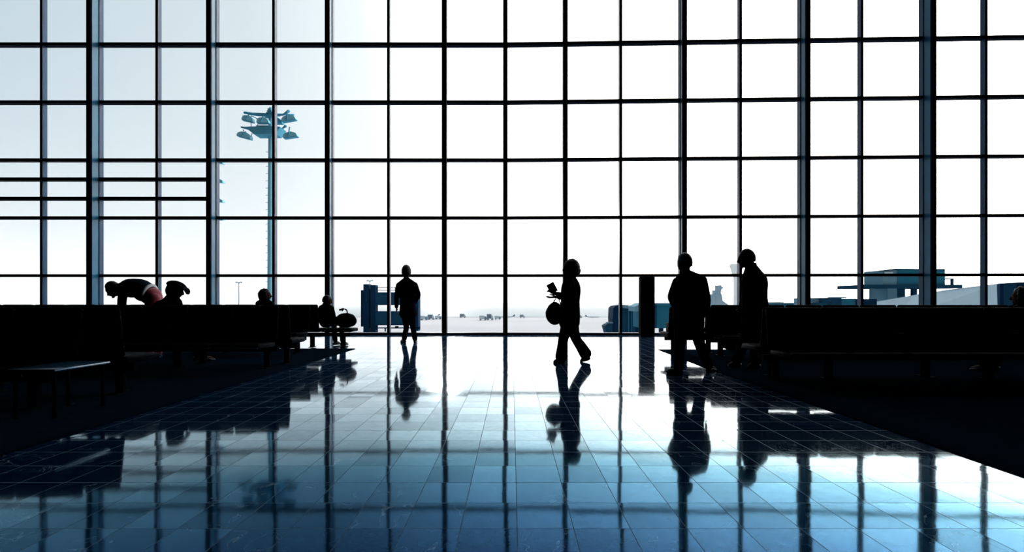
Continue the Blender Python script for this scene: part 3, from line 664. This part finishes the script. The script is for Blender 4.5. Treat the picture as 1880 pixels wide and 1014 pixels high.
lamp_pole(679, 515, 160, 'thin faint lamp pole far outside, behind the boarding bridge')
# bracketed lamps that peep out from behind the fourth mullion
t = thing('bracket_mast', V((P(396, 0, 40).x, 40, GZ)), 'slim pole with short side brackets almost hidden behind a mullion', 'light mast')
x = P(397, 0, 40).x
g = bmesh.new(); rod(g, V((x, 40, GZ)), V((x, 40, P(0, 325, 40).z)), .1); obj('pole', g, MASTD, t)
for y_ in (298, 333, 369, 402):
    g = bmesh.new(); a = P(402, y_ - 3, 40); prism(g, [V((x, 39.8, a.z)), V((P(406, 0, 40).x, 39.8, a.z)), V((P(411, 0, 40).x, 39.8, a.z - .12)), V((P(411, 0, 40).x, 39.8, a.z - .25)), V((x, 39.8, a.z - .2))], V((0, .4, 0))); obj('bracket', g, MAST, t)
    

BRB = flatmat('bridge_blue', (.010, .050, .10), .55, .12, .3)
BRD = flatmat('bridge_dark', (.005, .025, .06), .55, .12, .3)
BRT = flatmat('bridge_teal', (.02, .14, .22), .5, .12, .3)
BRW = flatmat('bridge_white', (.42, .55, .63), .6, .05, .3)
BRG = flatmat('bridge_grey', (.13, .27, .35), .6, .08, .3)
def pbox(g, x0, x1, y0, y1, Y, dep): a = P(x0, y1, Y); c = P(x1, y0, Y); box(g, a.x, c.x, Y, Y + dep, a.z, c.z)
def part(name, m, par, *boxes):
    g = bmesh.new()
    for a in boxes: pbox(g, *a)
    return obj(name, g, m, par)
# left boarding bridge
Y = 88
t = thing('boarding_bridge', V((P(715, 0, Y).x, Y, GZ)), 'dark blue aircraft boarding bridge outside, behind the person by the window', 'boarding bridge')
part('column', BRD, t, (667, 677, 522, 611, Y, 1.6)); part('column', BRD, t, (680.5, 689.5, 523.5, 611, Y, 1.6)); part('side_panel', BRD, t, (662.5, 667, 533, 600, Y + .2, 1.6))
part('spine_panel', BRB, t, (677, 680.5, 531, 602, Y + .5, .8))
part('upper_tunnel', BRB, t, (689.5, 763, 537, 560.5, Y, 2.6)); part('handrail', BRD, t, (690, 763, 527.5, 528.6, Y, .2), (690, 763, 532.5, 533.6, Y, .2), (691, 693, 527.5, 537, Y, .2), (725, 726.5, 527.5, 537, Y, .2), (756, 757.5, 527.5, 537, Y, .2))
part('lower_tunnel', BRB, t, (689.5, 763, 572, 597.5, Y, 2.6)); part('end_column', BRD, t, (762.5, 768, 540, 608, Y, 2.0))
part('axle_beam', BRD, t, (692, 768, 601.5, 603.5, Y, .3)); part('service_stair', BRD, t, (690, 693, 597, 606, Y, .3), (706, 708, 603, 609, Y, .3), (725, 731, 599, 602, Y, .3), (768, 771, 600, 604, Y, .4))
# right boarding bridge head
Y = 60
t = thing('boarding_bridge', V((P(1150, 0, Y).x, Y, GZ)), 'blue boarding bridge cab with rounded hood outside, left of the dark pillar', 'boarding bridge')
g = bmesh.new(); pl = [P(1126, 566, Y), P(1130, 562, Y), P(1137, 561, Y), P(1137, 613, Y), P(1126.5, 613, Y), P(1125, 585, Y)]; prism(g, pl, V((0, 3, 0))); obj('cab_side', g, BRD, t)
g = bmesh.new(); pl = [P(1137, 562, Y), P(1142, 560, Y), P(1157, 561.5, Y), P(1165, 565, Y), P(1167, 572, Y), P(1166, 613, Y), P(1137, 613, Y)]; prism(g, pl, V((0, 3.5, 0))); obj('cab', g, BRB, t)
g = bmesh.new(); pl = [P(1143, 561, Y - .3), P(1157, 562, Y - .3), P(1164, 565, Y - .3), P(1156, 567, Y - .3), P(1144, 566, Y - .3)]; prism(g, pl, V((0, .4, 0))); obj('hood', g, BRG, t)
part('panel_rib', BRT, t, (1153, 1155, 568, 611, Y - .1, .1), (1159, 1160, 568, 611, Y - .1, .1))
part('stair_tower', BRD, t, (1166.5, 1175.5, 568.5, 613, Y + .2, 2)); part('stair_treads', BRG, t, *[(1167, 1170, 570 + 3 * k, 571.2 + 3 * k, Y + .05, .2) for k in range(7)])
g = bmesh.new(); pl = [P(1110, 599, Y), P(1116, 595, Y), P(1125, 595, Y), P(1125, 613, Y), P(1114, 613, Y)]; prism(g, pl, V((0, 2, 0))); obj('bellows', g, BRB, t)
part('bumper', BRG, t, (1115, 1126, 592, 594, Y, 1.0))
Y = 50
t = thing('boarding_bridge', V((P(1222, 0, Y).x, Y, GZ)), 'teal panelled bridge section outside between the pillar and the person in the suit', 'boarding bridge')
part('tunnel_wall', BRT, t, (1180, 1262, 558.5, 603, Y, 4)); part('panel_rib', BRB, t, (1201, 1206, 560, 603, Y - .15, .15)); part('roof_rail', BRG, t, (1180, 1262, 556.6, 558.5, Y, .4))
g = bmesh.new(); prism(g, [P(1166, 563, Y), P(1180, 557, Y), P(1180, 572, Y), P(1167, 572, Y)], V((0, 3, 0))); obj('roof_slope', g, BRG, t)
part('wheel_leg', BRD, t, (1212, 1218, 603, GZ and 650, Y + 1, .5), (1240, 1246, 603, 650, Y + 1, .5))
# right: white tunnel, rooftop plant and boxes
t = thing('boarding_bridge', V((P(1720, 0, 45).x, 45, GZ)), 'long white boarding bridge rising to the right behind the right benches', 'boarding bridge')
def quad(name, m, par, pts, ext=V((0, 2.5, 0))):
    g = bmesh.new(); prism(g, pts, ext); return obj(name, g, m, par)
quad('tunnel_wall', BRW, t, [P(1610, 554, 60), P(1684, 541, 52), P(1745, 531.5, 46), P(1830, 521.5, 40), P(1834, 640, 40), P(1610, 600, 60)], V((3, .3, 0)))
quad('end_cab', BRD, t, [P(1830, 521.5, 40), P(1836, 520.5, 39.5), P(1900, 517, 38), P(1900, 640, 38), P(1834, 640, 40)], V((3, .3, 0)))
quad('panel_rib', BRB, t, [P(1842, 521, 38.8), P(1856, 520, 38.6), P(1856, 600, 38.6), P(1844, 600, 38.8)], V((.3, -.1, 0)))
part('support_leg', BRD, t, (1650, 1656, 590, 640, 58, .6), (1800, 1808, 620, 675, 43, .6))
Y = 75
t = thing('service_building', V((P(1670, 0, Y).x, Y, GZ)), 'boxy raised cabin on a stem with a wide deck, seen beyond the right benches', 'building')
part('cabin_side', BRG, t, (1620.5, 1648, 496.5, 523, Y + .05, 4)); part('cabin', BRT, t, (1648, 1735, 494, 523, Y, 5)); part('window', BRW, t, (1624, 1640, 499.5, 504.5, Y - .1, .2))
quad('roof_edge', BRB, t, [P(1620, 496.5, Y - .1), P(1648, 493.2, Y - .1), P(1735, 495, Y - .1), P(1735, 496.5, Y - .1), P(1648, 495, Y - .1), P(1620, 498, Y - .1)], V((0, 1, 0)))
part('deck', BRB, t, (1585, 1767, 523, 529.5, Y - .4, 6)); part('railing', BRB, t, (1735, 1751, 511.5, 513.5, Y, .3), (1748, 1751, 512, 524, Y, .3))
part('stem', BRG, t, (1630, 1647, 529.5, 640, Y + 1, 3)); part('stem_side', BRB, t, (1647, 1662, 529.5, 640, Y + 1, 3)); part('leg', BRG, t, (1600, 1606.5, 529, 620, Y + 1, .5)); part('leg', BRB, t, (1676, 1684, 529, 620, Y + 1, .5))
Y = 70
t = thing('low_building', V((P(1550, 0, Y).x, Y, GZ)), 'low row of blue boxes outside at the left foot of the raised cabin', 'building')
part('rear_block', BRG, t, (1486, 1530, 547.5, 625, Y + 3, 4)); part('front_block', BRB, t, (1528, 1545, 547, 625, Y, 5)); part('front_block', BRT, t, (1544, 1572, 548.5, 625, Y + .1, 5)); part('front_block', BRD, t, (1572, 1610, 549, 625, Y, 5))
part('roof_unit', BRG, t, (1536, 1554, 545.5, 548, Y + 1, 2)); part('shelf', BRB, t, (1489, 1518, 556, 564, Y - .5, 1.5))
t = thing('low_building', V((P(1432, 0, 80).x, 80, GZ)), 'low teal roofline outside, right of the taller standing person', 'building')
part('hall', BRT, t, (1395, 1486, 558.5, 612, 80, 6)); part('roof_unit', BRG, t, (1424, 1439, 555, 559, 80, 4)); part('roof_unit', BRT, t, (1440, 1460, 556.5, 559, 80, 4))
# refinery-like towers and control tower in the haze
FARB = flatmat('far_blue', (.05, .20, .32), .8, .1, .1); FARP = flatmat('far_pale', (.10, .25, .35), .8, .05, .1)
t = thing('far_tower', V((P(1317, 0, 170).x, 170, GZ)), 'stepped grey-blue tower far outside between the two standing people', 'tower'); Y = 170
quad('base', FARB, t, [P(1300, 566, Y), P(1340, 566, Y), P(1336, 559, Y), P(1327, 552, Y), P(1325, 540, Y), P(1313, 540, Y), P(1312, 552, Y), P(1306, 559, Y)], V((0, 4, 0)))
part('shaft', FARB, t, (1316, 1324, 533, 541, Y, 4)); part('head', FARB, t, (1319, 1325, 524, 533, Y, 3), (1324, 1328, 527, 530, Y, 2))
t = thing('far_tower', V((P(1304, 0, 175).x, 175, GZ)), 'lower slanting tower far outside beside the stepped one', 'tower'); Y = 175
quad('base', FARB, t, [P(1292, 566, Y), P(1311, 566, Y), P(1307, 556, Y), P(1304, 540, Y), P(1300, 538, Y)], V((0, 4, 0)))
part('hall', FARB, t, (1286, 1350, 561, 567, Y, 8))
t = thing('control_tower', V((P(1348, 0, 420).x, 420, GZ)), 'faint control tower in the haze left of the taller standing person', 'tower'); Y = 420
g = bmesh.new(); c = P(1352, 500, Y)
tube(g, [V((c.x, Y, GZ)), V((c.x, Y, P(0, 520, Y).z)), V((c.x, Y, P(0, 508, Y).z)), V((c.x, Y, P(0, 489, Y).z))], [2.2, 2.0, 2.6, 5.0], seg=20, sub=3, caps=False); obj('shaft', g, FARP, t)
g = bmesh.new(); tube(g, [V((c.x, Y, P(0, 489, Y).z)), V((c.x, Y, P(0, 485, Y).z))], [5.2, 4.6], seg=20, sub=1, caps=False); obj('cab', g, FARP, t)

# vehicles and parked aircraft at the edge of the apron
VP = flatmat('vehicle_pale', (.35, .46, .54), .6, .1, .3); VD = flatmat('vehicle_slate', (.03, .10, .17), .6, .1, .3)
def truck(px, py, wpx, hpx, label, dark=False, flip=1):
    Y = (EYE - GZ) * F / (py - HY); k = Y / F; x = P(px, 0, Y).x; w = wpx * k; h = hpx * k
    t = thing('service_truck', V((x, Y, GZ)), label, 'truck', 'service vehicles parked at the far edge of the apron')
    g = bmesh.new(); box(g, x - w / 2, x + w * .18, Y - 1, Y + 1, GZ + h * .25, GZ + h); o = obj('cargo_box', g, VD if dark else VP, t)
    g = bmesh.new(); prism(g, [V((x + w * .2, Y - 1, GZ + h * .22)), V((x + w / 2, Y - 1, GZ + h * .22)), V((x + w / 2, Y - 1, GZ + h * .5)), V((x + w * .4, Y - 1, GZ + h * .8)), V((x + w * .2, Y - 1, GZ + h * .8))], V((0, 2, 0))); obj('cab', g, VP if dark else VD, t)
    for dx in (-.35, .32):
        g = bmesh.new(); c = V((x + dx * w, Y - 1.02, GZ + h * .16)); tube(g, [c, c + V((0, 2.04, 0))], [h * .16] * 2, seg=12, sub=1, caps=False); obj('wheel', g, VD, t)
for a in ((779, 588, 13, 8, 'pale truck just right of the person by the window', False), (792, 587, 12, 9, 'dark truck right of the pale one near the person by the window', True), (805, 586.5, 11, 7, 'small truck just left of the glare mullion', False),
          (850, 583.5, 11, 7, 'lone truck in the middle of the pane right of the glare mullion', True),
          (887, 588.5, 13, 9, 'leftmost truck of the cluster left of the centre mullion', False), (900, 588, 12, 11, 'tall dark truck in the cluster left of the centre mullion', True), (914, 587, 11, 7, 'low pale truck right of the tall dark one', False),
          (959, 584, 9, 6, 'lone small truck right of the centre mullion', True), (1064, 584, 8, 5, 'small truck just behind the walking person', True)):
    truck(*a)
def plane(px, py, wpx, label, flip=1):
    Y = (EYE - GZ) * F / (py - HY); k = Y / F; x = P(px, 0, Y).x; L_ = wpx * k
    t = thing('parked_aircraft', V((x, Y, GZ)), label, 'aircraft', 'parked aircraft at the far edge of the apron'); r_ = L_ * .045; z = GZ + r_ * 2.4
    g = bmesh.new(); tube(g, [V((x - flip * L_ * .5, Y, z - r_ * .2)), V((x - flip * L_ * .42, Y, z)), V((x + flip * L_ * .2, Y, z)), V((x + flip * L_ * .5, Y, z + r_ * .6))], [r_ * .4, r_, r_, r_ * .25], seg=12, sub=4); obj('fuselage', g, VP, t, True)
    g = bmesh.new(); prism(g, [V((x + flip * L_ * .34, Y - .1, z + r_ * .6)), V((x + flip * L_ * .5, Y - .1, z + r_ * .6)), V((x + flip * L_ * .54, Y - .1, z + r_ * 3.2)), V((x + flip * L_ * .46, Y - .1, z + r_ * 3.2))], V((0, .2, 0))); obj('tail_fin', g, VD, t)
    g = bmesh.new(); prism(g, [V((x - flip * L_ * .08, Y - L_ * .4, z)), V((x + flip * L_ * .02, Y - L_ * .4, z)), V((x + flip * L_ * .12, Y + L_ * .4, z)), V((x - flip * L_ * .02, Y + L_ * .4, z))], V((0, 0, r_ * .2))); obj('wing', g, VD, t)
    g = bmesh.new()
    for dx in (-.36, .05): rod(g, V((x + flip * L_ * dx, Y, GZ)), V((x + flip * L_ * dx, Y, z)), r_ * .12)
    obj('landing_gear', g, VD, t)
plane(790, 585.5, 34, 'parked aircraft outside just right of the person by the window'); plane(930, 585.2, 30, 'parked aircraft outside just left of the centre mullion'); plane(1088, 585.0, 26, 'parked aircraft outside right of the walking person', -1)
b = bmesh.new(); box(b, -60, 62, 180.5, 181.5, GZ, GZ + .12); tag(obj('sea_wall', b, flatmat('sea_wall_stone', (.36, .44, .5), .8)), 'low sea wall along the far edge of the apron', 'wall')

# sea haze over the apron: a real scattering volume
hz = bpy.data.materials.new('sea_haze'); hz.use_nodes = True; t_ = hz.node_tree; t_.nodes.clear()
vs_ = N(t_, 'ShaderNodeVolumeScatter'); vs_.inputs['Color'].default_value = (.93, .97, 1.0, 1); vs_.inputs['Density'].default_value = .0013; vs_.inputs['Anisotropy'].default_value = 0.1
ho = N(t_, 'ShaderNodeOutputMaterial'); t_.links.new(vs_.outputs[0], ho.inputs['Volume'])
b = bmesh.new(); box(b, -900, 900, 96, 900, GZ - 1.45, 60); h_ = tag(obj('haze', b, hz), kind='stuff'); h_['label'] = 'thin sea haze lying over the apron and the water'; h_['category'] = 'haze'
